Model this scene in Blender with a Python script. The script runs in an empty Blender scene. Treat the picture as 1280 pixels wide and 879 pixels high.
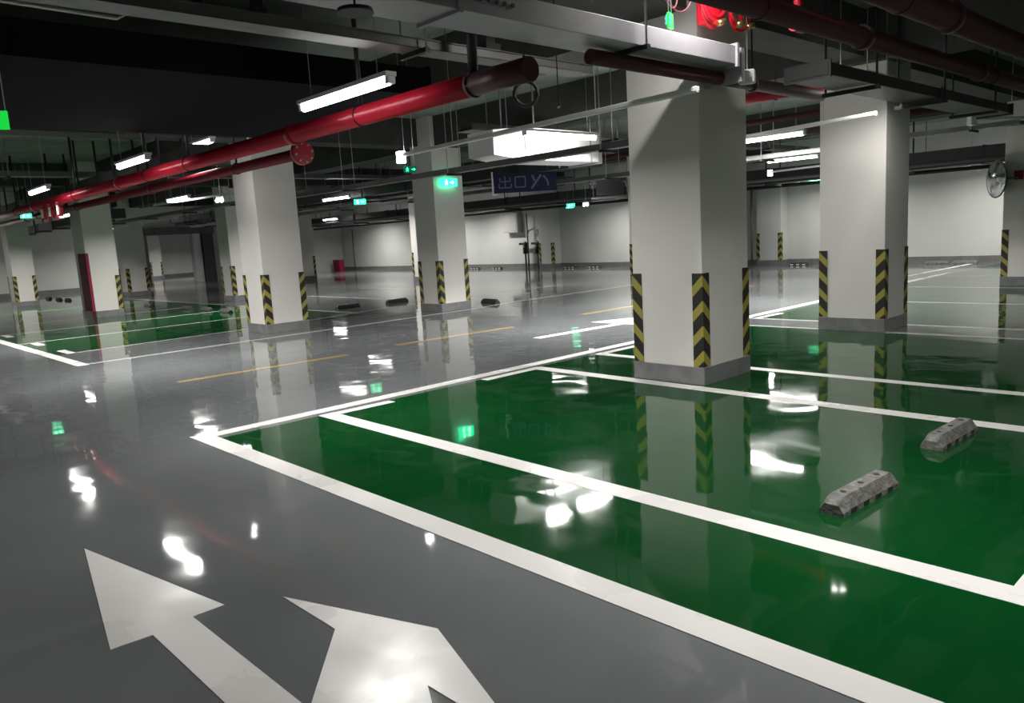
import bpy, bmesh, math, random
from mathutils import Vector, Matrix
random.seed(7)
S = bpy.context.scene
COL = S.collection
PI = math.pi

# ---------------------------------------------------------------- materials
MAT = {}
def mat(name, color=(.5, .5, .5), rough=.5, metal=0., emit=None, estr=0., noise=0., nscale=4., bump=0., bscale=20., coat=0.):
    if name in MAT: return MAT[name]
    m = bpy.data.materials.new(name); m.use_nodes = True
    nt = m.node_tree; b = nt.nodes['Principled BSDF']
    b.inputs['Roughness'].default_value = rough
    b.inputs['Metallic'].default_value = metal
    b.inputs['Base Color'].default_value = (*color, 1)
    b.inputs['Coat Weight'].default_value = coat
    if emit:
        b.inputs['Emission Color'].default_value = (*emit, 1)
        b.inputs['Emission Strength'].default_value = estr
    tc = nt.nodes.new('ShaderNodeTexCoord')
    if noise > 0:
        n = nt.nodes.new('ShaderNodeTexNoise'); n.inputs['Scale'].default_value = nscale; n.inputs['Detail'].default_value = 5
        nt.links.new(tc.outputs['Object'], n.inputs['Vector'])
        r = nt.nodes.new('ShaderNodeMapRange')
        r.inputs['From Min'].default_value = .3; r.inputs['From Max'].default_value = .7
        r.inputs['To Min'].default_value = 1 - noise; r.inputs['To Max'].default_value = 1 + noise * .4
        nt.links.new(n.outputs['Fac'], r.inputs['Value'])
        mx = nt.nodes.new('ShaderNodeMix'); mx.data_type = 'RGBA'; mx.blend_type = 'MULTIPLY'
        mx.inputs['Factor'].default_value = 1
        mx.inputs['A'].default_value = (*color, 1)
        nt.links.new(r.outputs['Result'], mx.inputs['B'])
        nt.links.new(mx.outputs['Result'], b.inputs['Base Color'])
    if bump > 0:
        n2 = nt.nodes.new('ShaderNodeTexNoise'); n2.inputs['Scale'].default_value = bscale; n2.inputs['Detail'].default_value = 4
        nt.links.new(tc.outputs['Object'], n2.inputs['Vector'])
        bp = nt.nodes.new('ShaderNodeBump'); bp.inputs['Strength'].default_value = bump; bp.inputs['Distance'].default_value = .02
        nt.links.new(n2.outputs['Fac'], bp.inputs['Height'])
        nt.links.new(bp.outputs['Normal'], b.inputs['Normal'])
    MAT[name] = m
    return m

def epoxy(name, color, rough=.045, var=.12, ior=1.5, grime=.0):
    """self-levelled glossy floor paint: slow waves in the surface, faint cloudy tone"""
    m = bpy.data.materials.new(name); m.use_nodes = True
    nt = m.node_tree; b = nt.nodes['Principled BSDF']
    b.inputs['IOR'].default_value = ior
    g = nt.nodes.new('ShaderNodeNewGeometry')
    n = nt.nodes.new('ShaderNodeTexNoise'); n.inputs['Scale'].default_value = .8; n.inputs['Detail'].default_value = 4
    nt.links.new(g.outputs['Position'], n.inputs['Vector'])
    mr = nt.nodes.new('ShaderNodeMapRange'); mr.inputs['From Min'].default_value = .3; mr.inputs['From Max'].default_value = .7
    mr.inputs['To Min'].default_value = 1 - var; mr.inputs['To Max'].default_value = 1 + var
    nt.links.new(n.outputs['Fac'], mr.inputs['Value'])
    mx = nt.nodes.new('ShaderNodeMix'); mx.data_type = 'RGBA'; mx.blend_type = 'MULTIPLY'; mx.inputs['Factor'].default_value = 1
    mx.inputs['A'].default_value = (*color, 1)
    nt.links.new(mr.outputs['Result'], mx.inputs['B']); nt.links.new(mx.outputs['Result'], b.inputs['Base Color'])
    r2 = nt.nodes.new('ShaderNodeMapRange'); r2.inputs['From Min'].default_value = .35; r2.inputs['From Max'].default_value = .7
    r2.inputs['To Min'].default_value = rough * .6; r2.inputs['To Max'].default_value = rough * 1.8
    n3 = nt.nodes.new('ShaderNodeTexNoise'); n3.inputs['Scale'].default_value = 1.7; n3.inputs['Detail'].default_value = 6
    nt.links.new(g.outputs['Position'], n3.inputs['Vector'])
    nt.links.new(n3.outputs['Fac'], r2.inputs['Value']); nt.links.new(r2.outputs['Result'], b.inputs['Roughness'])
    n2 = nt.nodes.new('ShaderNodeTexNoise'); n2.inputs['Scale'].default_value = 2.0; n2.inputs['Detail'].default_value = 1.0
    nt.links.new(g.outputs['Position'], n2.inputs['Vector'])
    bp = nt.nodes.new('ShaderNodeBump'); bp.inputs['Strength'].default_value = .40; bp.inputs['Distance'].default_value = .010
    nt.links.new(n2.outputs['Fac'], bp.inputs['Height']); nt.links.new(bp.outputs['Normal'], b.inputs['Normal'])
    MAT[name] = m
    return m

GREY = epoxy('grey_epoxy', (.140, .148, .152))
GREEN = epoxy('green_epoxy', (.002, .046, .009))
WHITEP = epoxy('white_floor_paint', (.66, .64, .63), rough=.30, var=.03, ior=1.35)
WHITEP2 = epoxy('coated_white_floor_paint', (.52, .53, .52), rough=.06, var=.06, ior=1.5)
YELP = epoxy('yellow_floor_paint', (.40, .28, .13), rough=.08, var=.1)
WALL = mat('white_wall_paint', (.57, .575, .55), .65, noise=.06, nscale=1.2, bump=.1, bscale=9)
COLM = mat('white_column_paint', (.71, .685, .66), .5, noise=.05, nscale=1.5, bump=.08, bscale=6)
PLINTH = mat('grey_plinth_paint', (.20, .20, .205), .35, noise=.25, nscale=7)
SKIRT = mat('grey_skirting_paint', (.17, .17, .165), .4, noise=.25, nscale=5)
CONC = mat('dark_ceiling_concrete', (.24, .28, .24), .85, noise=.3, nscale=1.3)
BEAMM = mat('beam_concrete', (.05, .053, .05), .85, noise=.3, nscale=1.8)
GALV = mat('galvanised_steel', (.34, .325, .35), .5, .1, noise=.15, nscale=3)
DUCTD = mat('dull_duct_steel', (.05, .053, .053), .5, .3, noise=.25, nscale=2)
BLACKM = mat('black_steel', (.015, .015, .016), .5, .2)
TRAYM = mat('grey_tray_steel', (.15, .15, .15), .45, .3, noise=.2, nscale=4)
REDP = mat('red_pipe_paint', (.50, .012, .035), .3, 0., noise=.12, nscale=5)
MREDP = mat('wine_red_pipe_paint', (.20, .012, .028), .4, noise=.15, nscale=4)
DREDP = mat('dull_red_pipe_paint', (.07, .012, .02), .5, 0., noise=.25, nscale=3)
REDB = mat('dark_red_band_paint', (.27, .006, .045), .7, noise=.15, nscale=6)
WHITEM = mat('white_enamel', (.75, .76, .75), .35)
ROD = mat('zinc_rod', (.42, .42, .42), .4, .6)
BRASS = mat('brass', (.6, .42, .2), .3, .9)
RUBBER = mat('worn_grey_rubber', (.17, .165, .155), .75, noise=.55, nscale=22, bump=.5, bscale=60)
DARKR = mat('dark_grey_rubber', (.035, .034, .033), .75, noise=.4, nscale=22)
RUBDARK = mat('dark_rubber', (.012, .012, .012), .6)
YSTRIP = mat('yellow_reflective', (.45, .36, .03), .35)
TUBE = mat('lit_tube', (1, 1, 1), .4, emit=(1, .985, .95), estr=8)
TUBEB = mat('bright_lit_tube', (1, 1, 1), .4, emit=(1, .985, .95), estr=30)
TUBEDIM = mat('frosted_tube_off', (.80, .82, .82), .3)
GREENL2 = mat('lit_deep_green_sign', (.02, .3, .05), .4, emit=(.01, .75, .06), estr=.5)
UNLITM = mat('unlit_ceiling_black', (.006, .006, .007), .9, noise=.2, nscale=2); UNLITM.node_tree.nodes['Principled BSDF'].inputs['Specular IOR Level'].default_value = .1  # darkness of the unlit ceiling put into the colour
GREEND = mat('dim_green_sign', (.005, .08, .04), .4, emit=(.02, .5, .28), estr=.08)
GREENL = mat('lit_green_sign', (.02, .3, .12), .4, emit=(.02, .80, .33), estr=2.6)
WHITEL = mat('lit_white_symbol', (.9, .9, .9), .4, emit=(.7, 1, .85), estr=4)
LAMPW = mat('lit_small_lamp', (1, 1, 1), .4, emit=(1, 1, .97), estr=7)
BLUE = mat('blue_sign_paint', (.008, .010, .055), .4)
SIGNW = mat('sign_white_film', (.16, .17, .24), .4)
MIRROR = mat('mirror_chrome', (.75, .76, .76), .06, 1., bump=.35, bscale=14)
BOXGREY = mat('light_grey_box_paint', (.42, .40, .40), .5)
YSTRP = None

def chevron():
    m = bpy.data.materials.new('black_yellow_chevron'); m.use_nodes = True
    nt = m.node_tree; b = nt.nodes['Principled BSDF']; b.inputs['Roughness'].default_value = .6
    tc = nt.nodes.new('ShaderNodeTexCoord'); sp = nt.nodes.new('ShaderNodeSeparateXYZ')
    nt.links.new(tc.outputs['Object'], sp.inputs[0])
    def M(op, a, c=None, v=None):
        n = nt.nodes.new('ShaderNodeMath'); n.operation = op
        nt.links.new(a, n.inputs[0])
        if c is not None: nt.links.new(c, n.inputs[1])
        if v is not None: n.inputs[1].default_value = v
        return n.outputs[0]
    d = M('ADD', M('ABSOLUTE', sp.outputs['X']), M('ABSOLUTE', sp.outputs['Y']))
    h = M('ADD', sp.outputs['Z'], d)
    f = M('FRACT', M('ADD', M('MULTIPLY', h, v=1 / .232), v=.30))
    k = M('GREATER_THAN', f, v=.57)
    mx = nt.nodes.new('ShaderNodeMix'); mx.data_type = 'RGBA'
    mx.inputs['A'].default_value = (.016, .012, .009, 1); mx.inputs['B'].default_value = (.31, .27, .05, 1)
    nt.links.new(k, mx.inputs['Factor']); nt.links.new(mx.outputs['Result'], b.inputs['Base Color'])
    return m
CHEV = chevron()

# ---------------------------------------------------------------- mesh tools
class MB:
    def __init__(s): s.bm = bmesh.new()
    def box(s, a, b, bev=0.):
        a, b = Vector(a), Vector(b)
        r = bmesh.ops.create_cube(s.bm, size=1)
        bmesh.ops.scale(s.bm, vec=b - a, verts=r['verts'])
        bmesh.ops.translate(s.bm, vec=(a + b) / 2, verts=r['verts'])
        if bev:
            es = list({e for v in r['verts'] for e in v.link_edges})
            bmesh.ops.bevel(s.bm, geom=es, offset=bev, segments=2, affect='EDGES', profile=.5)
        return s
    def cyl(s, a, b, r, n=14, r2=None):
        a, b = Vector(a), Vector(b); d = b - a
        q = bmesh.ops.create_cone(s.bm, cap_ends=True, segments=n, radius1=r, radius2=r if r2 is None else r2, depth=d.length)
        M = Matrix.Translation((a + b) / 2) @ d.to_track_quat('Z', 'Y').to_matrix().to_4x4()
        bmesh.ops.transform(s.bm, matrix=M, verts=q['verts'])
        for v in q['verts']:
            for f in v.link_faces:
                if len(f.verts) == 4: f.smooth = True
        return s
    def prism(s, pts, z0, z1):
        lo = [s.bm.verts.new((p[0], p[1], z0)) for p in pts]; hi = [s.bm.verts.new((p[0], p[1], z1)) for p in pts]
        n = len(pts)
        s.bm.faces.new(hi); s.bm.faces.new(lo[::-1])
        for i in range(n): s.bm.faces.new((lo[i], lo[(i + 1) % n], hi[(i + 1) % n], hi[i]))
        return s
    def tube(s, pts, r, n=10, closed=False):
        pts = [Vector(p) for p in pts]; rings = []; N = len(pts)
        for i, p in enumerate(pts):
            t = (pts[(i + 1) % N] - pts[i - 1]) if closed else (pts[min(i + 1, N - 1)] - pts[max(i - 1, 0)])
            t.normalize(); u = t.orthogonal() if abs(t.z) > .95 else t.cross(Vector((0, 0, 1)))
            u.normalize(); v = t.cross(u)
            rings.append([s.bm.verts.new(p + r * (math.cos(a) * u + math.sin(a) * v)) for a in [2 * PI * k / n for k in range(n)]])
        for i in range(N if closed else N - 1):
            A, B = rings[i], rings[(i + 1) % N]
            for k in range(n):
                f = s.bm.faces.new((A[k], A[(k + 1) % n], B[(k + 1) % n], B[k])); f.smooth = True
        if not closed:
            s.bm.faces.new(rings[0][::-1]); s.bm.faces.new(rings[-1])
        return s
    def ring(s, c, ax, R, r, n=24, m=8):
        c = Vector(c); ax = Vector(ax).normalized(); u = ax.orthogonal().normalized(); v = ax.cross(u)
        return s.tube([c + R * (math.cos(a) * u + math.sin(a) * v) for a in [2 * PI * k / n for k in range(n)]], r, m, True)
    def build(s, name, m, parent=None, loc=None, **kw):
        bmesh.ops.recalc_face_normals(s.bm, faces=s.bm.faces)
        if loc is not None: bmesh.ops.translate(s.bm, vec=-Vector(loc), verts=s.bm.verts)
        me = bpy.data.meshes.new(name); s.bm.to_mesh(me); s.bm.free(); me.materials.append(m)
        o = bpy.data.objects.new(name, me); COL.objects.link(o)
        if loc is not None: o.location = loc
        if parent: o.parent = parent
        for k, v in kw.items(): o[k] = v
        return o
def empty(name, loc, label, cat, group=None, rz=0, kind=None):
    o = bpy.data.objects.new(name, None); COL.objects.link(o); o.location = loc; o.rotation_euler.z = rz
    o.empty_display_size = .1
    o['label'] = label; o['category'] = cat
    if group: o['group'] = group
    if kind: o['kind'] = kind
    return o
def tag(o, label, cat, group=None):
    o['label'] = label; o['category'] = cat
    if group: o['group'] = group
    return o
def copy_tree(o, parent=None):
    c = o.copy(); COL.objects.link(c); c.parent = parent
    for ch in list(o.children): copy_tree(ch, c)
    return c

SLAB = 3.9
# ---------------------------------------------------------------- setting
XL, XR, YN, YB = -40.0, 7.0, -7.0, 24.0
floor = MB().box((-53, YN - .3, -.2), (XR + .3, YB + .3, 0)).build('floor', GREY, kind='structure')
ceil = MB().box((-53, YN - .3, SLAB), (XR + .3, YB + .3, SLAB + .2)).build('ceiling', CONC, kind='structure')
# downstand beams of the slab
BY = [6.45, 10.1, 17.1]; BX = [-4.35, -13.2, -22.4, -31.6]
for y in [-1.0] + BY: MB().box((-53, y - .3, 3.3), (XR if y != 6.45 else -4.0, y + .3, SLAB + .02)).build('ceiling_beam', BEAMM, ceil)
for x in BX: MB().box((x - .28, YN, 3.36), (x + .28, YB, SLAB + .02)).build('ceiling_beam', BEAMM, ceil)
MB().box((-53, YB, 0), (XR + .3, YB + .3, SLAB)).build('wall_back', WALL, kind='structure')
MB().box((XR, YN, 0), (XR + .3, YB, SLAB)).build('wall_right', WALL, kind='structure')
MB().box((-53, YN - .3, 0), (XR + .3, YN, SLAB)).build('wall_front', WALL, kind='structure')
wl = MB()
wl.box((XL - .3, YN, 0), (XL, 12.3, SLAB)).box((XL - .3, 15.6, 0), (XL, YB, SLAB)).box((XL - .3, 12.3, 2.45), (XL, 15.6, SLAB))
wl.build('wall_left', WALL, kind='structure')
MB().box((-53, YN, 0), (-52.7, YB, SLAB)).build('wall_far_left', WALL, kind='structure')
MB().box((XL, YB - .03, 0), (XR, YB, .17)).build('baseboard_back', SKIRT, kind='structure')
bl = MB().box((XL, YN, 0), (XL + .03, 12.3, .2)); bl.build('baseboard_left', SKIRT, kind='structure')
MB().box((-52.7, 12, 0), (-52.67, YB, .2)).build('baseboard_far_left', SKIRT, kind='structure')
# opening in the left wall: light jamb, dark guide channel, dark roller box above
MB().box((XL - .3, 15.35, 0), (XL + .12, 15.75, 2.5), .01).build('trim_1', mat('pale_jamb_paint', (.62, .63, .62), .5), kind='structure')
MB().box((XL, 15.8, 0), (XL + .25, 16.35, 2.75), .01).build('trim_2', mat('dark_guide_channel', (.05, .052, .052), .5), kind='structure')
MB().box((XL - .2, 12.0, 2.45), (XL + .35, 16.4, 2.8), .01).build('trim_3', mat('dark_shutter_box', (.10, .10, .10), .6, noise=.3, nscale=3), kind='structure')

# ---------------------------------------------------------------- floor paint (parts of the floor)
T = .0025
GB = 'green glossy painted parking bay'
def bay(pts, label, z=.0012):
    MB().prism(pts, -.001, z).build('parking_bay', GREEN, floor, label=label)
bay([(-6.12, 2.27), (3.5, 2.27), (3.5, 10.02), (-6.12, 10.02)], 'green painted parking bays around the nearest column')
bay([(-6.10, 10.8), (3.5, 10.8), (3.5, 23.2), (-6.10, 23.2)], 'green painted parking bays behind the second column')
bay([(-35.0, 2.98), (-14.03, 2.98), (-14.03, 8.85), (-35.0, 8.85)], 'green painted parking bays on the left beyond the aisle')
def line(pts, w=.13, label=None, m=None, name='parking_line', z=T):
    """stripe along a polyline of floor points"""
    b = MB()
    for (x0, y0), (x1, y1) in zip(pts, pts[1:]):
        d = Vector((x1 - x0, y1 - y0)).normalized(); n = Vector((-d.y, d.x)) * w / 2
        b.prism([(x0 + n.x, y0 + n.y), (x0 - n.x, y0 - n.y), (x1 - n.x, y1 - n.y), (x1 + n.x, y1 + n.y)], -.001, z)
    kw = {'label': label} if label else {}
    return b.build(name, m or WHITEP, floor, **kw)
FAR = 2.4
# bay front line beside the aisle and the side lines
line([(-6.29, 2.25), (-6.29, 20)], .15)
line([(-6.38, 2.315), (2.0, 2.325)], .155, z=T + .0009)
line([(-6.13, 3.36), (-.79, 3.30), (2.0, 3.27)], .155)                    # long side line
line([(-6.07, 3.32), (-6.05, 4.02)], .11, z=T + .0006)          # its short return
line([(-6.10, 6.0), (-2.3, 5.93), (2.0, 5.9)], .155)
line([(-6.07, 5.20), (-6.07, 6.03)], .11, z=T + .0006)
line([(-6.10, 7.07), (2.0, 7.05)], .13)
line([(-6.06, 7.05), (-6.05, 7.8)], .11, z=T + .0006)
line([(-.73, 3.3), (-.73, 5.95)], .13, z=T + .0006)
for y in (10.02, 10.78, 13.55, 16.28, 19.0):
    line([(-6.19, y), (FAR, y)], .10, m=WHITEP2, z=T + .0003)
line([(-6.07, 10.8), (-6.05, 11.5)], .11, z=T + .0006)
line([(-6.85, 19.0), (-6.75, 23.2)], .11, z=T + .0006)
# left block
line([(-34, 2.83), (-12.19, 2.93)], .16, z=T + .0009)
line([(-12.28, 2.9), (-12.36, 10.42), (-12.63, 11.8), (-12.63, 20)], .10, m=WHITEP2)
line([(-14.02, 3.15), (-14.26, 7.63), (-15.0, 10.3), (-15.1, 16)], .09, m=WHITEP2, z=T + .0003)
for x in (-16.72, -19.25, -21.9, -24.5, -27.1): line([(x, 3.0), (x - .1, 8.2)], .09, m=WHITEP2, z=T + .0003)
for x in (-14.35, -16.3, -18.95, -21.5, -24.1): line([(x - .33, 3.22), (x + .33, 3.22)], .13, z=T + .0006)
line([(-20.5, 8.93), (-14.5, 8.95)], .10, m=WHITEP2)
line([(-22.5, 11.5), (-15.2, 11.45)], .10, m=WHITEP2)
line([(-22.5, 14.1), (-15.2, 14.1)], .10, m=WHITEP2)
line([(-34.5, 8.9), (-21.5, 8.9)], .09, m=WHITEP2)
# aisle centre dashes (yellow) and arrows (white)
YL = 'yellow aisle centre dash'
line([(-9.29, 3.2), (-9.2, 5.45)], .12, YL, YELP)
line([(-9.33, 6.35), (-9.18, 8.55)], .12, YL, YELP)
line([(-9.25, 10.3), (-9.25, 12.3)], .12, YL, YELP)
line([(-9.25, 14.3), (-9.25, 16.3)], .12, YL, YELP)
def poly(pts, label, name='floor_arrow', z=T):
    c = [Vector((p[0], p[1], 0)) for p in pts]
    MB().prism(pts, -.001, z).build(name, WHITEP, floor, label=label)
poly([(-4.40, .94), (-3.17, 1.17), (-3.17, 1.035), (-1.15, 1.06), (-1.15, .88), (-3.14, .865), (-3.15, .71)],
     'white painted arrow pointing straight ahead, nearest the camera on the left')
poly([(-3.04, 1.375), (-2.30, 1.65), (-1.55, 1.40), (-2.02, 1.39), (-1.45, 1.07), (-2.22, 1.058), (-2.61, 1.38)],
     'white painted arrowhead pointing across to the green bays', z=T + .0005)
poly([(-7.90, 7.74), (-7.79, 9.5), (-8.32, 9.5), (-7.72, 11.0), (-7.2, 9.6), (-7.62, 9.5), (-7.74, 7.74)],
     'white painted arrow on the aisle beyond the green bays')

# ---------------------------------------------------------------- columns
def make_guard(H=.87, w=.105, t=.007):
    # L-shaped strip: corner at origin, arms along -x and +y, material pattern runs on local coordinates
    b = MB().prism([(t, -t), (t, w), (0, w), (0, 0), (-w, 0), (-w, -t)], 0, H)
    bmesh.ops.recalc_face_normals(b.bm, faces=b.bm.faces)
    me = bpy.data.meshes.new('corner_guard'); b.bm.to_mesh(me); b.bm.free(); me.materials.append(CHEV)
    return me
GUARD = make_guard()
def column(x0, y0, x1, y1, label, top=SLAB, group=None, guards=4, skip=()):
    cx, cy = (x0 + x1) / 2, (y0 + y1) / 2
    e = empty('column', (cx, cy, 0), label, 'column', group)
    hx, hy = (x1 - x0) / 2, (y1 - y0) / 2
    MB().box((-hx, -hy, 0), (hx, hy, top), .006).build('shaft', COLM, e)
    MB().box((-hx - .012, -hy - .012, 0), (hx + .012, hy + .012, .17), .004).build('plinth', PLINTH, e)
    for i, (sx, sy, rz) in enumerate(((1, -1, 0), (1, 1, PI / 2), (-1, 1, PI), (-1, -1, 3 * PI / 2))):
        if i in skip: continue
        g = bpy.data.objects.new('corner_guard', GUARD); COL.objects.link(g); g.parent = e
        g.location = (sx * hx, sy * hy, .175); g.rotation_euler.z = rz
        g['label'] = 'black and yellow chevron corner guard'
    return e
c1 = column(-4.76, 6.09, -3.97, 6.89, 'white square column standing in the green bays, nearest and largest')
c2 = column(-4.70, 9.98, -3.87, 10.72, 'white square column right behind the green bays, second largest')
c5 = column(-4.36, 16.72, -3.0, 17.5, 'white column at the right edge with a convex mirror on it', skip=(0, 1))
cm = column(-13.20, 9.70, -12.5, 10.46, 'white square column with a green exit sign near its top')
cl = column(-13.66, 6.09, -12.85, 6.87, 'white square column beyond the aisle, in front of a red flanged pipe end')
cr = column(-22.55, 5.60, -21.60, 6.32, 'white square column with a dark red band on its corner', skip=(0, 3))
column(-23.08, 9.63, -22.33, 10.28, 'white column partly hidden behind the left side of the column under the red pipe end')
column(-32.1, 9.41, -31.2, 10.17, 'white column just right of and behind the red-banded column')
column(-52.1, 16.9, -51.3, 17.65, 'small far white column at the left of the dark wall opening')
column(-32.0, 5.72, -31.15, 6.40, 'white column second from the left edge of the photo, left of the red-banded one')
column(-32.2, 16.64, -31.38, 17.4, 'far white column showing just right of the column under the red pipe end')
column(-23.1, 16.72, -22.3, 17.45, 'white column hidden behind the exit-sign column but for its left edge')
column(-13.14, 16.72, -12.4, 17.4, 'white column hidden behind the nearest column but for its left edge')
MB().prism([(-.22, -.366), (.481, -.366), (.481, -.30), (.474, -.30), (.474, -.359), (-.22, -.359)], .175, 1.64).build('red_band', REDB, cr, label='dark red painted band up to head height')
MB().prism([(-.22, -.379), (.495, -.379), (.495, -.30), (.486, -.30), (.486, -.371), (-.22, -.371)], 0, .172).build('band_base', mat('black_red_base', (.05, .008, .014), .4), cr)
# pilasters on the back wall
def pilaster(x0, x1, label):
    e = empty('pilaster', ((x0 + x1) / 2, 23.75, 0), label, 'pilaster'); hx = (x1 - x0) / 2
    MB().box((-hx, -.25, 0), (hx, .245, 3.29), .005).build('shaft', WALL, e)
    MB().box((-hx - .01, -.262, 0), (hx + .01, .21, .17)).build('plinth', SKIRT, e)
    for sx, rz in ((1, 0), (-1, 3 * PI / 2)):
        g = bpy.data.objects.new('corner_guard', GUARD); COL.objects.link(g); g.parent = e
        g.location = (sx * hx, -.25, .175); g.rotation_euler.z = rz; g['label'] = 'black and yellow chevron corner guard'
pilaster(-23.3, -22.5, 'shallow white pilaster on the back wall beside the black valves')
pilaster(-13.2, -12.35, 'shallow white pilaster on the back wall seen between the two largest columns')

# ---------------------------------------------------------------- wheel stops
def make_stop(L=.62):
    # trapezoid rubber block along y, open notches on its crest
    hw, tw, h = .066, .038, .092
    b = MB(); n = 16; prof = [(-hw, 0), (-hw, .03), (-tw, h), (tw, h), (hw, .03), (hw, 0)]
    ys = [-L / 2, -L / 2 + .05] + [-L / 2 + .05 + (L - .1) * k / n for k in range(1, n)] + [L / 2 - .05, L / 2]
    rings = []
    for i, y in enumerate(ys):
        k = .62 if i in (0, len(ys) - 1) else 1
        rings.append([b.bm.verts.new((px, y, pz * k)) for px, pz in prof])
    for A, B in zip(rings, rings[1:]):
        for j in range(len(prof)): b.bm.faces.new((A[j], A[(j + 1) % 6], B[(j + 1) % 6], B[j]))
    b.bm.faces.new(rings[0]); b.bm.faces.new(rings[-1][::-1])
    return b
def stop(x, y, rz, label, group=None, L=.62, seen=True):
    e = empty('wheel_stop', (x, y, 0), label, 'wheel stop', group, rz)
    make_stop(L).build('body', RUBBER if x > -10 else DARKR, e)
    if seen:
        for k in (-1, 0, 1):
            MB().cyl((0, k * L * .30, .0905), (0, k * L * .30, .094), .016, 12).build('bolt_hole', RUBDARK, e)
        for k in (-1.5, -.5, .5, 1.5):
            MB().prism([(.0625, k * L * .22 - .03), (.0675, k * L * .22 - .03), (.0675, k * L * .22 + .03), (.0625, k * L * .22 + .03)], .005, .028).build('side_recess', RUBDARK, e)
    return e
stop(-1.655, 3.99, math.radians(-3), 'worn grey wheel stop, nearer of the two in the green bay')
stop(-1.67, 5.42, math.radians(-2), 'worn grey wheel stop, farther of the two in the green bay beside the white line')
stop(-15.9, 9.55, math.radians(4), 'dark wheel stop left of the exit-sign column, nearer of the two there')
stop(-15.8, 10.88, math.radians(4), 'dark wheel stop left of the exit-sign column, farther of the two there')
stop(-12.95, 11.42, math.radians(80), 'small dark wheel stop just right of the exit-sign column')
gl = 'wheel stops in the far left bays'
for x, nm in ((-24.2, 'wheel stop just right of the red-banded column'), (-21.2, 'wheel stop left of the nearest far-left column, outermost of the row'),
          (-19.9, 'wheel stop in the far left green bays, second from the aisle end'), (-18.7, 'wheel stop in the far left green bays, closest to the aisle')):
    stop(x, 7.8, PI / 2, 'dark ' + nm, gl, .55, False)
for x, nm in ((-31.8, 'leftmost'), (-30.2, 'middle'), (-28.9, 'rightmost')):
    stop(x - 3.5, 7.6, PI / 2, 'dark wheel stop left of the red-banded column by the left wall, %s of three' % nm, 'wheel stops by the left wall', .55, False)
gb = 'wheel stops along the back wall'
for x in (-27.2, -25.7, -21.3, -20.0, -11.6, -10.4):
    nm = {-27.2: 'leftmost, beside the exit-sign column', -25.7: 'left of the black valves', -21.3: 'right of the valve pilaster', -20.0: 'next to the nearest column, seen left of it',
          -11.6: 'seen between the two largest columns', -10.4: 'seen just left of the second largest column'}[x]
    e = stop(x, 23.2, PI / 2, 'low wheel stop along the back wall, ' + nm, gb, .6, False)
    for k in (-.2, 0, .2): MB().box((-.082, k - .045, .02), (-.066, k + .045, .05)).build('reflector', WHITEM, e)
for x in (-7.6, -6.9): stop(x, 23.2, PI / 2, 'low wheel stop by the back wall right of the second largest column, %s' % ('left one' if x < -7 else 'right one'), gb, .6, False)

# ---------------------------------------------------------------- ceiling services
def hang(parent, pts, z0, r=.006, m=None, name='hanger_rod'):
    for (x, y) in pts:
        MB().cyl((x, y, z0), (x, y, SLAB + .01), r, 8).build(name, m or ROD, parent)
def pipe(p0, p1, r, m, label, cat='pipe', name='fire_pipe', hangers=(), hm=None, hr=.008, caps=0, group=None, couple=0):
    """p0,p1 = world ends; Empty at p0; rods go up to the slab"""
    p0, p1 = Vector(p0), Vector(p1); d = p1 - p0
    e = empty(name, p0, label, cat, group)
    MB().cyl((0, 0, 0), d, r, 20).build('pipe_run', m, e)
    if couple:
        u = d.normalized(); n = int(d.length // couple)
        for k in range(1, n + 1):
            c = u * (k * couple - couple * .4)
            MB().cyl(c - u * .045, c + u * .045, r * 1.22, 18).build('coupling', m, e)
    for t in hangers:
        c = d * t
        b = MB().ring(c, d.normalized(), r + .006, .007, 18, 6); b.build('clamp', hm or BLACKM, e)
        MB().cyl(c + Vector((0, 0, r)), Vector((c.x, c.y, SLAB - p0.z + .01)), hr, 8).build('hanger_rod', hm or BLACKM, e)
    return e
def duct(a, b, m, label, cat='duct', name='ventilation_duct', axis='x', hangers=4, flange=2.0, hm=None, rod=.012, group=None):
    a, b = Vector(a), Vector(b); c = Vector(((a.x + b.x) / 2, (a.y + b.y) / 2, a.z))
    e = empty(name, c, label, cat, group)
    MB().box(a - c, b - c, .004).build('body', m, e)
    L = (b.x - a.x) if axis == 'x' else (b.y - a.y)
    n = max(1, int(L // flange))
    for k in range(n + 1):
        t = -L / 2 + .02 + (L - .04) * k / n
        hx, hy, hz = (b - a) / 2
        f = MB()
        if axis == 'x': f.box((t - .015, -hy - .02, -.02), (t + .015, hy + .02, 2 * hz + .02))
        else: f.box((-hx - .02, t - .015, -.02), (hx + .02, t + .015, 2 * hz + .02))
        f.build('flange', m, e)
    for k in range(hangers):
        t = -L / 2 + L * (k + .5) / hangers; hx, hy, hz = (b - a) / 2
        for s in (-1, 1):
            p = (t, s * (hy + .05)) if axis == 'x' else (s * (hx + .05), t)
            MB().cyl((p[0], p[1], -.05), (p[0], p[1], SLAB - c.z + .01), rod, 8).build('hanger_rod', hm or BLACKM, e)
        q = MB()
        if axis == 'x': q.box((t - .02, -hy - .08, -.06), (t + .02, hy + .08, -.02))
        else: q.box((-hx - .08, t - .02, -.06), (hx + .08, t + .02, -.02))
        q.build('hanger_bar', hm or BLACKM, e)
    return e
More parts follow.
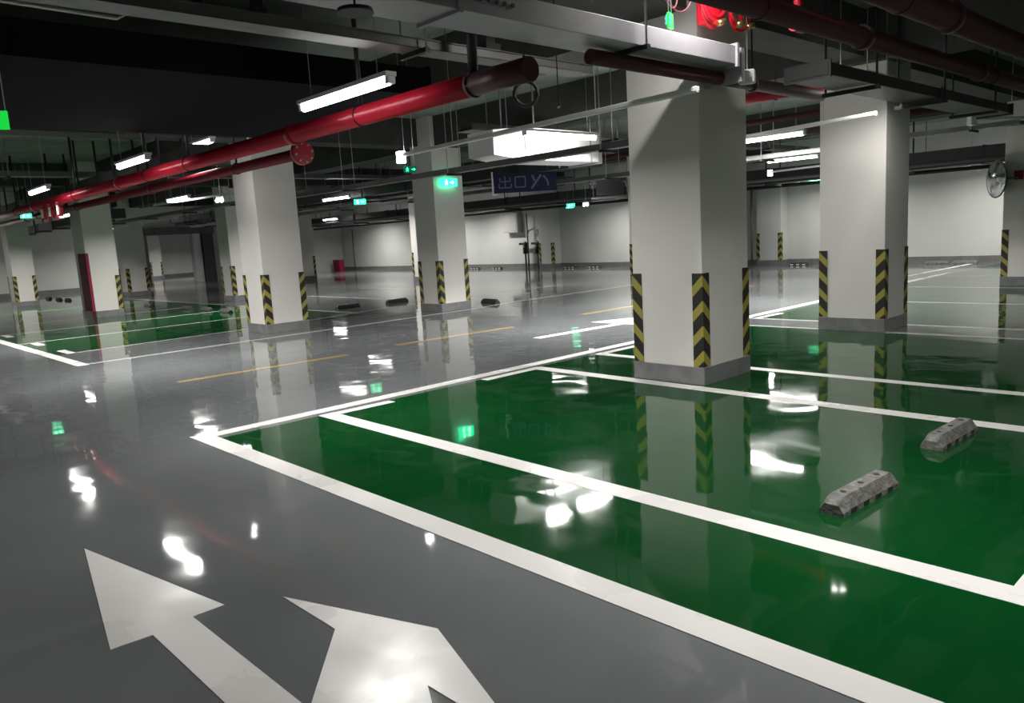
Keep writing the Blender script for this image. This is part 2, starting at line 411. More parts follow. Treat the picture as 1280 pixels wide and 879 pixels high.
def tray(a, b, z, w, h, m, label, hangers=5, group=None, cables=3):
    """open cable tray with side rails, a to b (axis aligned); hung on trapeze bars"""
    ax = 'x' if abs(b[0] - a[0]) > abs(b[1] - a[1]) else 'y'
    L = abs(b[0] - a[0]) if ax == 'x' else abs(b[1] - a[1])
    c = Vector(((a[0] + b[0]) / 2, (a[1] + b[1]) / 2, z))
    e = empty('cable_tray', c, label, 'cable tray', group, 0 if ax == 'x' else PI / 2)
    t = MB().box((-L / 2, -w / 2, 0), (L / 2, w / 2, .004)).box((-L / 2, -w / 2, 0), (L / 2, -w / 2 + .004, h)).box((-L / 2, w / 2 - .004, 0), (L / 2, w / 2, h))
    t.box((-L / 2, -w / 2 - .012, h - .006), (L / 2, -w / 2, h)).box((-L / 2, w / 2, h - .006), (L / 2, w / 2 + .012, h))
    t.build('tray', m, e)
    for k in range(cables):
        yy = -w / 2 + w * (k + 1) / (cables + 1)
        MB().cyl((-L / 2, yy, .03), (L / 2, yy, .03), .022, 8).build('cable', BLACKM, e)
    for k in range(hangers):
        x = -L / 2 + L * (k + .5) / hangers
        MB().box((x - .02, -w / 2 - .06, -.035), (x + .02, w / 2 + .06, -.001)).build('hanger_bar', BLACKM, e)
        for s in (-1, 1):
            MB().cyl((x, s * (w / 2 + .045), -.04), (x, s * (w / 2 + .045), SLAB - z + .01), .007, 6).build('hanger_rod', ROD, e)
    return e

# large galvanised duct across the top of the picture (runs along y, ends past the nearest column)
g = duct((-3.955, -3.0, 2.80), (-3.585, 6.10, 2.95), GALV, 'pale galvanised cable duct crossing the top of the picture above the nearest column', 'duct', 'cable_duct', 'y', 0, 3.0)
for yy in (1.2, 4.78):
    for xx in (.23,):
        MB().cyl((xx, yy - 1.55, -.03), (xx, yy - 1.55, SLAB - 2.8), .008, 8).build('hanger_rod', ROD, g)
    MB().box((-.25, yy - 1.57, -.035), (.25, yy - 1.53, -.002)).build('hanger_bar', BLACKM, g)
for k in range(7): MB().cyl((.18, 3.10 - 1.55 + k * .066, .085), (.190, 3.10 - 1.55 + k * .066, .085), .014, 10).build('knockout_hole', BLACKM, g)
MB().box((-.185, 4.61, -.13), (.185, 4.66, .145)).build('end_drop', GALV, g)
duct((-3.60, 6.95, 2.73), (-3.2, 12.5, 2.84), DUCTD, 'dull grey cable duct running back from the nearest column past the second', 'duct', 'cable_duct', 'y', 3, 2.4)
# maroon pipe just under it
pipe((-3.80, 4.45, 2.73), (-3.80, 8.1, 2.73), .055, DREDP, 'thin dark red pipe passing the top right edge of the nearest column', hangers=(.62,))

# red fire main along x at the lamps, bright beside each lamp
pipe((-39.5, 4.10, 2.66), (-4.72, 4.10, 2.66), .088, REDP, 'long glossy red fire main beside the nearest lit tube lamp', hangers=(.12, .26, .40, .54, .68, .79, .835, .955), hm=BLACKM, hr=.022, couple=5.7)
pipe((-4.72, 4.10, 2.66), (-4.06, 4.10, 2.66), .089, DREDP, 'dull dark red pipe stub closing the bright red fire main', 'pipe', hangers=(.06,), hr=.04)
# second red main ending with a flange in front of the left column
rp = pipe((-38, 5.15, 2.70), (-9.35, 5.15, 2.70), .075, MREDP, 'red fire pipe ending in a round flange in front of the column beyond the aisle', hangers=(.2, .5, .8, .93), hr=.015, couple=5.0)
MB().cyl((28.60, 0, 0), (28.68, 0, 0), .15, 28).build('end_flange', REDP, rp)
for k in range(8):
    a = k * PI / 4 + .2; MB().cyl((28.56, .12 * math.cos(a), .12 * math.sin(a)), (28.71, .12 * math.cos(a), .12 * math.sin(a)), .012, 8).build('flange_bolt', ROD, rp)
# dark red pipes at the top right, running back
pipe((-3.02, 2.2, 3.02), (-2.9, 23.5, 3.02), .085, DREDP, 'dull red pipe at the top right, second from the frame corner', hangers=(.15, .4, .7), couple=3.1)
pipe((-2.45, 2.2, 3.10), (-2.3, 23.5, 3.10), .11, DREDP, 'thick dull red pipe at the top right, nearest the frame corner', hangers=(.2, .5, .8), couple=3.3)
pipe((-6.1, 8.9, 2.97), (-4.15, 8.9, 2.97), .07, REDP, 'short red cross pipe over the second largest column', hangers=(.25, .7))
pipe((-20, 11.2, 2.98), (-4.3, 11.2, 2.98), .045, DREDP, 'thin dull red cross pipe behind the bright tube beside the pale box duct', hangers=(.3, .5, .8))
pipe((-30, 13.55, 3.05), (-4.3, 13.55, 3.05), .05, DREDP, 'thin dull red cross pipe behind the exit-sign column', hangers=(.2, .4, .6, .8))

# dark duct with a lamp glowing on its upper side, on the left
duct((-26, 4.72, 2.93), (-11.95, 5.0, 3.10), DUCTD, 'dark horizontal duct on the left with a lamp glowing above its end', axis='x', hangers=6, flange=2.2, rod=.022)
# near-black box in place of the unlit slab overhead, then the upper left tray
duct((-10.25, -6, 3.0), (-6.75, 5.30, 3.28), UNLITM, 'wide near-black box standing in for the unlit ceiling at the upper left', axis='y', hangers=0, flange=50)
tray((-4.95, -6), (-4.95, 5.7), 2.92, .22, .07, TRAYM, 'narrow grey cable tray high at the upper left', hangers=3)
b = [(-5.35, -5.5, 3.0), (-5.35, .6, 3.0), (-5.35, 1.75, 2.98), (-5.35, 1.95, 3.10), (-5.35, 2.1, 3.10), (-5.35, 5.6, 3.10)]
o = MB().tube(b, .014, 8).build('conduit', ROD, None); tag(o, 'thin grey conduit with a kink beside the upper left tray', 'conduit')
tray((-17.5, 7.95), (-5.0, 7.95), 2.50, .16, .08, TRAYM, 'grey cable tray passing in front of the bright box duct', hangers=4)
tray((-34, 8.75), (-14.6, 8.75), 2.66, .3, .08, TRAYM, 'grey cable tray behind the column under the red pipe end', hangers=6)
tray((-34, 13.2), (-5.4, 13.2), 2.56, .35, .08, TRAYM, 'long grey cable tray behind the exit-sign column', hangers=8)
tray((-9.9, 8.4), (-9.9, 20), 3.20, .4, .1, TRAYM, 'wide grey tray over the aisle running to the back wall', hangers=8)
tray((-18.2, -4), (-18.2, 20), 3.20, .35, .1, TRAYM, 'grey tray high over the far left green bays', hangers=8)
tray((-6.9, 15.9), (-3.9, 15.9), 2.86, .3, .08, TRAYM, 'grey tray behind the top of the second largest column', hangers=2)
duct((-38, 20.4, 2.48), (5, 21.1, 2.88), DUCTD, 'long dark duct along the top of the back wall', axis='x', hangers=12, flange=2.6, rod=.02)
pipe((-38.5, 21.45, 2.37), (6, 21.45, 2.47), .05, BLACKM, 'black pipe along the top of the back wall', 'pipe', 'wall_pipe', hangers=(.1, .25, .4, .55, .7, .85))
pipe((-38.5, 19.4, 2.52), (6, 19.4, 2.52), .045, TRAYM, 'grey pipe below the long dark duct', 'pipe', 'water_pipe', hangers=(.1, .25, .4, .55, .7, .85))
duct((-38, 13.9, 2.85), (-14.2, 14.7, 3.1), DUCTD, 'dark duct between the exit-sign column and the back wall', axis='x', hangers=8, flange=2.0, rod=.015)
duct((-34, 12.25, 2.80), (-10.6, 12.65, 3.0), DUCTD, 'flat dark duct behind and above the blue hanging sign', axis='x', hangers=7, flange=2.0)
duct((-1.9, 9.5, 2.93), (-1.1, 19.5, 3.2), DUCTD, 'dark duct running back right of the second largest column', axis='y', hangers=4, flange=2.0, rod=.015)
duct((-39, 7.0, 2.62), (-24.0, 7.4, 2.85), DUCTD, 'low dark duct above the far left columns', axis='x', hangers=6, flange=2.0, rod=.02)

# short white box duct lit by a tube lamp
bd = empty('box_duct', (-8.85, 9.2, 2.60), 'short white box duct lit brightly by a tube lamp beside it', 'duct')
MB().box((-.35, -.75, 0), (.30, .95, .48), .004).build('body', WHITEM, bd)
b = MB(); A = [b.bm.verts.new(p) for p in ((-.35, -.75, 0), (.30, -.75, 0), (.30, -.75, .48), (-.35, -.75, .48))]; B = [b.bm.verts.new(p) for p in ((-.42, -1.28, .08), (.16, -1.28, .08), (.16, -1.28, .44), (-.42, -1.28, .44))]
for k in range(4): b.bm.faces.new((A[k], A[(k + 1) % 4], B[(k + 1) % 4], B[k]))
b.bm.faces.new(A); b.bm.faces.new(B[::-1]); b.build('reducer', WHITEM, bd)
MB().box((-.37, .92, -.03), (.33, .99, .51)).build('flange', GALV, bd)
MB().box((-.37, -.77, -.015), (.315, -.735, .495)).build('flange', GALV, bd)
for x, y in ((-.38, -.6), (.34, -.6), (-.38, .7), (.34, .7)):
    MB().cyl((x, y, -.03), (x, y, SLAB - 2.60 + .01), .012, 8).build('hanger_rod', ROD, bd)

# ---------------------------------------------------------------- lamps
def tube_light(c, L, axis, label, z, power=30, m=None, group='lit tube lamps'):
    rz = 0 if axis == 'x' else PI / 2
    e = empty('tube_lamp', (c[0], c[1], z), label, 'lamp', group, rz)
    MB().box((-L / 2 - .02, -.05, .035), (L / 2 + .02, .05, .07), .004).build('housing', WHITEM, e)
    for k in (-1, 1):
        MB().box((k * L / 2 - .02, -.035, -.02), (k * L / 2 + .02, .035, .036), .004).build('end_cap', WHITEM, e)
        MB().cyl((k * L * .38, 0, .07), (k * L * .38, 0, SLAB - z + .01), .004, 6).build('hanger_rod', ROD, e)
    t = MB().cyl((-L / 2 + .02, 0, 0), (L / 2 - .02, 0, 0), .03, 12); t.build('tube', m or TUBE, e)
    l = bpy.data.lights.new('lamp_glow', 'AREA'); l.shape = 'RECTANGLE'; l.size = L * .95; l.size_y = .09
    l.energy = power * 1.0; l.color = (1, .985, .945); l.spread = math.radians(158)   # louvred fitting: cut-off at the sides
    lo = bpy.data.objects.new('lamp_glow', l); COL.objects.link(lo); lo.parent = e; lo.location = (0, 0, -.035)
    return e
tube_light((-5.70, 3.56), 1.35, 'x', 'largest lit tube lamp, hanging beside the red fire main', 2.70, 62)
tube_light((-10.85, 3.52), 1.15, 'x', 'lit tube lamp above the left, second nearest of the row by the red main', 2.70, 105)
tube_light((-15.9, 3.52), 1.3, 'x', 'lit tube lamp over the red valves at the left, third of the row', 2.74, 110)
tube_light((-18.5, 6.9), 1.3, 'x', 'small lit tube lamp above and left of the dark wall opening', 2.74, 110)
tube_light((-33.5, 19.6), 1.3, 'x', 'tiny lit tube lamp just right of the column under the red pipe end', 2.70, 60)
tube_light((-20.0, 11.95), 1.45, 'x', 'lit tube lamp in the gap left of the exit-sign column, nearer one', 2.80, 90)
tube_light((-23.3, 15.15), 1.5, 'x', 'lit tube lamp in the gap left of the exit-sign column, farther one', 2.78, 60)
tube_light((-15.1, 16.2), 1.4, 'x', 'lit tube lamp right of the blue hanging sign', 2.85, 60)
tube_light((-6.75, 12.5), 1.2, 'x', 'lit tube lamp just right of the nearest column', 2.85, 85)
tube_light((-3.62, 9.05), .68, 'y', 'short lit tube lamp above the second largest column', 2.94, 16)
tube_light((-8.08, 8.75), 1.55, 'y', 'lit tube lamp on the near side of the white box duct', 2.90, 130, TUBEB)
tube_light((-12.5, 5.12), .9, 'x', 'lamp resting above the dark duct, its glow on the ceiling', 3.19, 8)
# unseen lamps: near row carried on, some others added for their light
tube_light((-1.0, 3.56), 1.3, 'x', 'tube lamp of the near row above the camera', 2.72, 42)
tube_light((-8.4, 12.45), 1.2, 'x', 'unseen tube lamp added behind the nearest column', 2.80, 190)  # added out of sight to brighten the exit-sign column's aisle face
tube_light((-8.6, 16.9), 1.2, 'x', 'unseen tube lamp added behind the nearest column, farther one', 2.80, 90)  # added behind the column to light the walls
tube_light((2.6, 8.2), 1.3, 'x', 'tube lamp over the bays right of the frame', 2.8, 70)
tube_light((2.6, 14.0), 1.3, 'x', 'tube lamp over the farther bays right of the frame', 2.8, 50)
tube_light((-28.5, 3.5), 1.3, 'x', 'tube lamp at the far end of the row by the red main', 2.72, 60)
tube_light((-5.2, -3.2), 1.3, 'x', 'tube lamp of the aisle behind the camera', 2.8, 50)
tube_light((-36.5, 11.0), 1.3, 'y', 'far tube lamp by the left wall', 2.75, 110)
tube_light((-46.5, 18.5), 1.3, 'x', 'tube lamp in the space beyond the dark wall opening', 2.9, 170)

for x in (-35, -29.2, -25.9, -18.6, -10.4, -6.0, -.5):
    nm = {-35: 'far left end', -29.2: 'left of the exit-sign column', -25.9: 'above the black valves', -18.6: 'left of the nearest column', -10.4: 'right of the nearest column', -6.0: 'right of the second largest column', -.5: 'right end outside the frame'}[x]
    tube_light((x, 22.1), 1.3, 'x', 'tube lamp behind the dark back wall duct, ' + nm, 2.80, 60)
tube_light((-38.6, 3.0), 1.3, 'y', 'tube lamp by the left wall beyond the far left columns', 2.8, 150)
tube_light((-27.0, 6.6), 1.3, 'x', 'tube lamp between the far left columns behind the red-banded column', 2.85, 130)
tube_light((-3.42, 5.3), .7, 'y', 'unseen tube lamp added to light the red hoses from above', 3.55, 26)  # unseen, put in so the hoses come out bright red

# unlit slim battens with a white end box, hung on rods
def batten(p0, p1, label, box=True, lit=False, drop=.0):
    p0, p1 = Vector(p0), Vector(p1); d = p1 - p0; L = d.length
    e = empty('slim_batten', p0, label, 'light batten', 'slim unlit battens', math.atan2(d.y, d.x))
    MB().box((.05, -.022, -.02), (L, .022, .02), .005).build('batten_bar', WHITEM, e)
    MB().box((.05, -.015, -.026), (L, .015, -.019)).build('diffuser', TUBEDIM, e)
    if box:
        MB().box((-.04, -.045, -.10), (.05, .045, .045), .008).build('end_box', LAMPW if lit else WHITEM, e)
    n = max(2, int(L // 1.7))
    for k in range(n):
        x = L * (k + .5) / n
        MB().cyl((x, 0, .015), (x, 0, SLAB - p0.z + .01), .005, 6).build('hanger_rod', ROD, e)
    return e
batten((-8.17, 5.86, 2.56), (-3.6, 5.52, 2.56), 'long slim white batten passing in front of the nearest column', lit=True)
batten((-6.35, 9.75, 2.60), (-3.66, 9.15, 2.63), 'long slim white batten passing in front of the second largest column', lit=True)
batten((-20.2, 6.9, 2.72), (-16.2, 7.35, 2.72), 'slim white batten left of the column under the red pipe end', box=False)
batten((-9.9, 18.3, 2.66), (-6.8, 17.6, 2.66), 'slim white batten with a bright end box left of the second largest column', lit=True)
batten((-34.0, 8.6, 2.5), (-27.0, 8.4, 2.5), 'slim white batten in front of the top of the far left columns', box=False)
batten((-28.0, 9.15, 2.62), (-24.8, 9.2, 2.66), 'slim white batten left of the dark wall opening', box=True)
batten((-3.9, 13.2, 2.80), (-2.5, 15.8, 2.80), 'slim white batten at the right edge above the convex mirror')
# bare lamp bulbs / emergency lamps
def emlamp(x, y, z, label, rz=0.):
    e = empty('emergency_lamp', (x, y, z), label, 'lamp', 'small emergency lamps', rz)
    MB().box((-.09, -.03, 0), (.09, .03, .09), .01).build('housing', WHITEM, e)
    b = MB().cyl((-.05, -.055, -.005), (-.05, -.02, .02), .035, 14).cyl((.05, -.055, -.005), (.05, -.02, .02), .035, 14)
    b.build('lamp_head', LAMPW, e)
    MB().cyl((0, 0, .08), (0, 0, SLAB - z + .01), .006, 6).build('hanger_rod', ROD, e)
emlamp(-3.86, 8.68, 2.92, 'small twin-head lamp left of the short lamp above the second largest column', .5)
emlamp(-14.75, 6.3, 2.45, 'small lamp left of the column under the red pipe end', .5)
emlamp(-15.5, 17.7, 2.22, 'small round lamp under the hanging fan box', .5)
emlamp(-32, 15.0, 2.6, 'tiny lamp near the top of the column under the red pipe end, right side', .5)
def disk(x, y, z, label):
    e = empty('ceiling_siren', (x, y, z), label, 'siren', None, .4)
    MB().box((-.07, -.05, .0), (.07, .05, .12), .015).build('body', WHITEM, e)
    MB().cyl((-.0, -.09, .06), (0, -.04, .06), .045, 16, .035).build('horn', WHITEM, e)
    MB().cyl((0, 0, .1), (0, 0, SLAB - z + .01), .008, 8).build('hanger_rod', ROD, e)
disk(-3.70, 6.45, 2.69, 'small white horn box at the top right corner of the nearest column')

# ---------------------------------------------------------------- signs
def exit_sign(x, y, z, rz, label, w=.36, h=.15, hang_=True, arrow=True, glow=True, m=None):
    e = empty('exit_sign', (x, y, z), label, 'exit sign', 'green exit signs', rz)
    MB().box((-w / 2, -.012, -h / 2), (w / 2, .012, h / 2), .003).build('casing', m or GREENL, e)
    b = MB()
    def pl(pts):
        vs = [b.bm.verts.new((px * h, -.0135, pz * h)) for px, pz in pts]; b.bm.faces.new(vs)
        vs = [b.bm.verts.new((px * h, .0135, pz * h)) for px, pz in pts]; b.bm.faces.new(vs[::-1])
    s = -.45
    pl([(s - .05, .25), (s + .06, .25), (s + .06, .36), (s - .05, .36)])                  # head
    pl([(s - .10, .20), (s + .06, .22), (s + .04, -.05), (s - .08, -.05)])                # torso
    pl([(s + .05, .20), (s + .26, .05), (s + .22, 0), (s + .03, .12)])                    # front arm
    pl([(s - .10, .20), (s - .26, .02), (s - .21, -.02), (s - .07, .12)])                 # back arm
    pl([(s - .02, -.05), (s + .20, -.12), (s + .16, -.36), (s + .10, -.34), (s + .12, -.18), (s - .08, -.10)])
    pl([(s - .08, -.03), (s + .0, -.10), (s - .16, -.34), (s - .24, -.30)])               # back leg
    if arrow:
        pl([(.20, .06), (.55, .06), (.55, .22), (.88, 0), (.55, -.22), (.55, -.06), (.20, -.06)])
    b.build('running_figure_symbol', GREENL if m else WHITEL, e)
    if hang_:
        for k in (-1, 1): MB().cyl((k * w * .35, 0, h / 2 - .01), (k * w * .35, 0, SLAB - z + .01), .004, 6).build('hanger_rod', ROD, e)
    return e
exit_sign(-12.40, 10.02, 2.60, PI / 2, 'lit green exit sign on the upper face of the column left of centre', .42, .15, False)
exit_sign(-7.17, 1.41, 2.60, math.radians(72), 'lit green exit sign at the left edge of the photo', .08, .14, m=GREENL2, arrow=False)
exit_sign(-3.66, 5.25, 3.05, math.radians(108), 'narrow green exit sign above the pale duct beside the red hoses', .10, .11, m=GREENL2, arrow=False)
exit_sign(-8.12, 5.95, 2.38, math.radians(62), 'dim green exit sign under the end box of the long slim batten', .16, .08, m=GREEND)
exit_sign(-18.6, 11.85, 2.62, math.radians(50), 'green exit sign between two lit lamps left of the exit-sign column', .32, .14)
exit_sign(-21.2, 4.35, 2.58, math.radians(60), 'green exit sign over the far left columns under the red valves', .24, .10)
exit_sign(-10.6, 22.2, 2.55, math.radians(20), 'tiny green exit sign left of the second largest column', .36, .14)
exit_sign(-19.8, 21.7, 2.38, math.radians(20), 'tiny green exit sign near the back wall under the blue sign, left one', .3, .1)
exit_sign(-18.2, 20.0, 2.36, math.radians(20), 'tiny green exit sign near the back wall under the blue sign, right one', .3, .1)
# blue hanging direction sign
bs = empty('direction_sign', (-11.15, 10.95, 2.31), 'dark blue hanging direction sign with pale lettering and arrows', 'sign', None, math.radians(48))
MB().box((-.62, -.02, 0), (.62, .02, .37), .004).build('board', BLUE, bs)
MB().box((-.665, -.03, -.03), (-.635, .03, .42)).box((-.67, -.03, -.04), (-.55, .03, -.01)).build('bracket', WHITEM, bs)
b = MB()
def st(x0, z0, x1, z1, w=.022):
    d = Vector((x1 - x0, z1 - z0)).normalized(); n = Vector((-d.y, d.x)) * w / 2
    vs = [b.bm.verts.new(p) for p in ((x0 + n.x, -.0215, z0 + n.y), (x0 - n.x, -.0215, z0 - n.y), (x1 - n.x, -.0215, z1 - n.y), (x1 + n.x, -.0215, z1 + n.y))]
    b.bm.faces.new(vs)
# two square characters for "exit" at the left, strokes of arrows at the right
st(-.40, .33, -.40, .10); st(-.50, .30, -.50, .22); st(-.50, .22, -.30, .22); st(-.30, .30, -.30, .22); st(-.52, .18, -.52, .10); st(-.52, .10, -.28, .10); st(-.28, .18, -.28, .10)
st(-.20, .30, -.20, .10); st(-.20, .30, .0, .30); st(0, .30, 0, .10); st(-.20, .10, 0, .10)
st(.12, .06, .32, .32, .04); st(.14, .32, .19, .20, .035); st(.36, .30, .44, .20, .035); st(.44, .20, .45, .10, .035)
b.build('lettering', SIGNW, bs, label='pale characters and arrow strokes')
for k in (-.45, .45): MB().cyl((k, 0, .36), (k, 0, SLAB - 2.30), .008, 8).build('hanger_rod', BLACKM, bs)

# hanging fan box seen between blue sign and nearest column
fb = empty('fan_box', (-14.7, 18.0, 2.36), 'dark hanging fan box with pale spring mounts left of the nearest column', 'fan', None, math.radians(25))
MB().box((-.42, -.3, .1), (.42, .3, .62), .01).build('body', mat('dark_fan_casing', (.05, .05, .052), .5), fb)
MB().box((-.56, -.34, .0), (.56, .34, .05)).build('base_bar', TRAYM, fb)
for sx in (-.5, .5):
    MB().cyl((sx, -.3, -.02), (sx, -.3, SLAB - 2.36 + .01), .012, 8).build('hanger_rod', ROD, fb)
    MB().cyl((sx, -.3, .30), (sx, -.3, .46), .05, 14).box((sx - .10, -.33, .42), (sx + .10, -.27, .47)).build('spring_mount', GALV, fb)

# convex mirror on the right column
mr = empty('convex_mirror', (-4.42, 16.45, 1.98), 'round convex traffic mirror on the column at the right edge', 'mirror', None, math.radians(-48))
b = MB(); R = .33; n = 32; rows = 7; prev = None
for i in range(rows + 1):
    a = i / rows; rr = R * a; yy = -.09 * (1 - a * a)
    ring = [b.bm.verts.new((rr * math.cos(t), yy, rr * math.sin(t))) for t in [2 * PI * k / n for k in range(n)]] if i else [b.bm.verts.new((0, yy, 0))]
    if prev:
        for k in range(n):
            if len(prev) == 1: f = b.bm.faces.new((prev[0], ring[k], ring[(k + 1) % n]))
            else: f = b.bm.faces.new((prev[k], ring[k], ring[(k + 1) % n], prev[(k + 1) % n]))
            f.smooth = True
    prev = ring
b.build('mirror_face', MIRROR, mr)
MB().ring((0, .005, 0), (0, 1, 0), R, .014, 36, 8).build('rim', TRAYM, mr)
MB().cyl((0, .01, 0), (0, .05, 0), .29, 28).build('back_shell', BLACKM, mr)
MB().cyl((0, .03, .0), (.16, .30, .0), .018, 8).build('arm', TRAYM, mr)
ab = MB().box((-.07, -.06, -.08), (.07, 0, .08), .006).build('alarm_box', REDB); ab.location = (-4.12, 16.72, 2.03)
tag(ab, 'small red alarm box beside the convex mirror', 'alarm')

# ---------------------------------------------------------------- red hoses and valves
hc = empty('hose_coils', (-3.74, 5.75, 3.22), 'bright red flexible hoses looped above the pale duct at the top of the photo', 'hose')
HOSE = mat('bright_red_hose', (.75, .012, .03), .3)
for i, (dx, dy, dz, R, tl) in enumerate([(.02, -.42, .12, .17, .1), (.04, -.30, .14, .20, -.1), (.02, .12, .12, .19, .1), (.0, .18, .10, .21, .05), (.05, .22, .13, .16, -.1), (.0, .28, .14, .18, .1),
                                         (.03, .52, .12, .17, .1), (.04, .60, .10, .19, -.1), (.02, .68, .13, .16, .1)]):
    MB().ring((dx, dy, dz), (1, .15 + tl, tl), R, .017 if i > 1 else .007, 28, 8).build('hose_loop', HOSE if i > 1 else DREDP, hc)
for dx, dy, dz in ((.06, .50, -.06), (.06, .66, -.06), (.06, .2, -.09)):
    MB().cyl((dx, dy, dz), (dx + .03, dy + .07, dz + .02), .026, 12).build('brass_coupling', BRASS, hc)
MB().box((-.06, .06, -.10), (.04, .30, .22), .03).build('valve_body', HOSE, hc)
MB().cyl((0, .18, .2), (0, .18, SLAB - 3.22 - .002), .03, 12).build('riser', REDP, hc)
rv = empty('sprinkler_tee', (-3.10, 6.2, 3.02), 'small red pipe tee with a pale tip at the top right of the hoses', 'pipe fitting')
MB().cyl((0, 0, .02), (0, 0, .35), .035, 12).cyl((0, -.07, .0), (0, .09, .0), .055, 14).build('tee_body', REDP, rv)
MB().cyl((0, -.12, 0), (0, -.07, 0), .022, 10).build('tip', BRASS, rv)
# red valve cluster at the left, above the far columns
vc = empty('valve_cluster', (-17.6, 4.1, 2.47), 'red valves and fittings under the third lit lamp at the left', 'valve')
for k in range(3):
    x = -.7 + k * .62
    MB().cyl((x, 0, .16), (x, -.02, -.12), .05, 12).build('drop_pipe', REDP, vc)
    MB().ring((x, -.06, -.08), (.3, 1, 0), .11, .014, 20, 6).build('hand_wheel', REDP, vc)
    MB().cyl((x + .2, -.1, -.1), (x + .2, -.1, .14), .022, 10).build('gauge_pipe', WHITEM, vc)
    MB().box((x + .15, -.12, .08), (x + .25, 0.0, .12)).build('gauge_arm', REDP, vc)
# wire coil hanging by the red main above the batten (dark ring near top centre)
wc = MB().ring((0, 0, 0), (1, -.9, 0), .095, .016, 28, 8).cyl((0, 0, .09), (0, 0, .30), .012, 8).build('cable_coil', BLACKM); wc.location = (-4.62, 4.60, 2.62)
tag(wc, 'small dark coil of cable hanging near the top centre', 'cable')
MB().cyl((0, 0, .28), (0, 0, SLAB - 2.62 + .01), .006, 6).build('hanger_rod', BLACKM, wc)
sb = MB().box((-.012, -.07, -.02), (.012, .07, .02), .004).cyl((0, 0, .02), (0, 0, SLAB - 2.5), .005, 6).build('sensor_strip', BLACKM); sb.location = (-4.45, 4.80, 2.52); sb.rotation_euler.z = .8
tag(sb, 'small dark sensor strip hanging right of the cable coil', 'sensor')
dk = empty('speaker_disc', (-3.35, 2.2, 2.60), 'flat dark disc-shaped fitting hanging under the pale duct at the top', 'ceiling fitting')
MB().cyl((0, 0, 0), (0, 0, .02), .09, 28, .085).build('disc', BLACKM, dk); MB().cyl((0, 0, .02), (0, 0, SLAB - 2.6 + .01), .006, 8).build('hanger_rod', BLACKM, dk)
# black drop hangers (thick struts) seen against the ceiling
def strut(x, y, z, label, t=.035):
    o = MB().box((-t, -t, 0), (t, t, SLAB - z + .01)).box((-t * 1.6, -t * 1.6, 0), (t * 1.6, t * 1.6, .05)).build('ceiling_strut', BLACKM)
    o.location = (x, y, z); tag(o, label, 'strut', 'black ceiling struts')
strut(-5.9, 2.5, 3.25, 'black ceiling strut at the top left, left one of the pair')
strut(-5.75, 2.9, 3.25, 'black ceiling strut at the top left, right one of the pair')
strut(-5.0, 4.55, 3.02, 'short black ceiling strut right of the bright red pipe end', .05)

# ---------------------------------------------------------------- back wall equipment
va = empty('valve_assembly', (-24.05, 23.7, 0), 'two black valves on grey riser pipes against the back wall', 'valve')
for x in (-.30, .45):
    MB().cyl((x, 0, 0), (x, 0, 1.15), .045, 12).cyl((x + .12, .05, 0), (x + .12, .05, 2.35), .035, 12).build('riser', TRAYM, va)
    MB().cyl((x, -.02, .62), (x, -.02, 1.02), .10, 14).box((x - .34, -.06, 1.00), (x + .10, .04, 1.10), .02).build('valve_body', BLACKM, va)
MB().tube([(-.18, .05, 1.3), (-.1, .05, 1.6), (.15, .05, 1.66), (.5, .05, 1.6), (.57, .05, 1.2)], .04, 10).build('cross_pipe', TRAYM, va)
cb = empty('control_box', (-25.1, 23.82, 1.55), 'pale grey control box on the back wall above the black valves', 'box')
MB().box((-.55, -.14, 0), (.35, .16, .85), .01).build('body', BOXGREY, cb)
MB().cyl((.15, -.05, .84), (.15, -.05, 1.4), .10, 12).build('conduit', BOXGREY, cb)
MB().box((-.50, -.155, .06), (.30, -.14, .79)).build('door', BOXGREY, cb)
hb = empty('hydrant_box', (-39.2, 23.2, 0), 'dark red hydrant box on the floor by the back wall at the left', 'box')
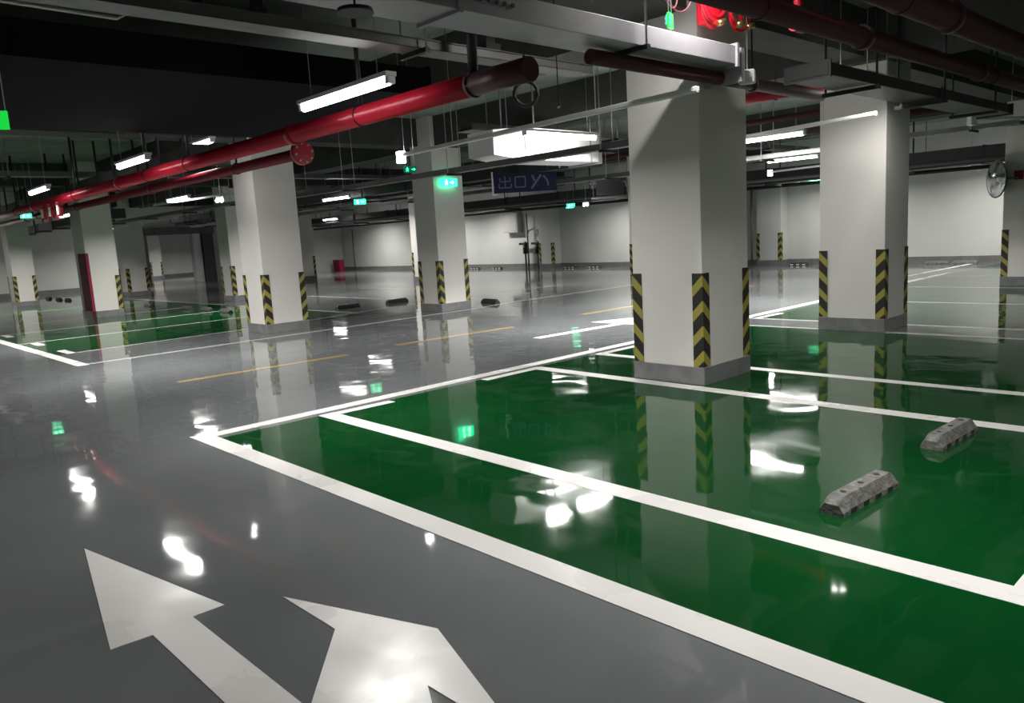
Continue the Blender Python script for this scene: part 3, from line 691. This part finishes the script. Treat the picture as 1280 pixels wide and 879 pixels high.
MB().box((-.35, -.15, 0), (.35, .15, .62), .01).build('body', REDB, hb)
MB().box((-.30, -.165, .05), (.30, -.15, .57)).build('door', REDB, hb)
for x, z1, r, lb in ((-38.6, 2.3, .03, 'thin dark drain pipe on the back wall at the left'), (-13.55, 2.5, .06, 'grey riser pipe beside the back wall pilaster, left one'), (-13.32, 2.5, .035, 'thin grey riser pipe beside the back wall pilaster, right one')):
    o = MB().cyl((0, 0, 0), (0, 0, z1), r, 12).build('riser_pipe', TRAYM); o.location = (x, 23.9 if x < -20 else 23.4, 0); tag(o, lb, 'pipe')
wp = MB().cyl((0, 0, 0), (0, 0, 2.9), .035, 14).build('rain_pipe', WHITEM); wp.location = (-13.28, 10.6, 0); tag(wp, 'white vertical pipe on the far left corner of the exit-sign column', 'pipe')

# ---------------------------------------------------------------- camera
F, YAW, PIT, ROL = 964.9, math.radians(137.2), math.radians(-8.64), math.radians(-3.36)
f = Vector((math.cos(PIT) * math.cos(YAW), math.cos(PIT) * math.sin(YAW), math.sin(PIT)))
r = Vector((math.sin(YAW), -math.cos(YAW), 0)); u = r.cross(f)
c_, s_ = math.cos(ROL), math.sin(ROL)
r, u = c_ * r + s_ * u, -s_ * r + c_ * u
cam = bpy.data.cameras.new('camera'); co = bpy.data.objects.new('camera', cam); COL.objects.link(co)
cam.sensor_width = 36; cam.lens = F / 1280 * 36; cam.clip_start = .05; cam.clip_end = 200
M = Matrix((( r.x, u.x, -f.x, 0), (r.y, u.y, -f.y, 0), (r.z, u.z, -f.z, 1.5), (0, 0, 0, 1)))
co.matrix_world = M
S.camera = co
w = bpy.data.worlds.new('world'); S.world = w; w.use_nodes = True
w.node_tree.nodes['Background'].inputs[0].default_value = (.5, .55, .55, 1); w.node_tree.nodes['Background'].inputs[1].default_value = .02
S.view_settings.view_transform = 'Standard'; S.view_settings.look = 'None'
S.view_settings.exposure = .78; S.view_settings.gamma = 1; S.view_settings.use_curve_mapping = False
S.cycles.use_light_tree = True
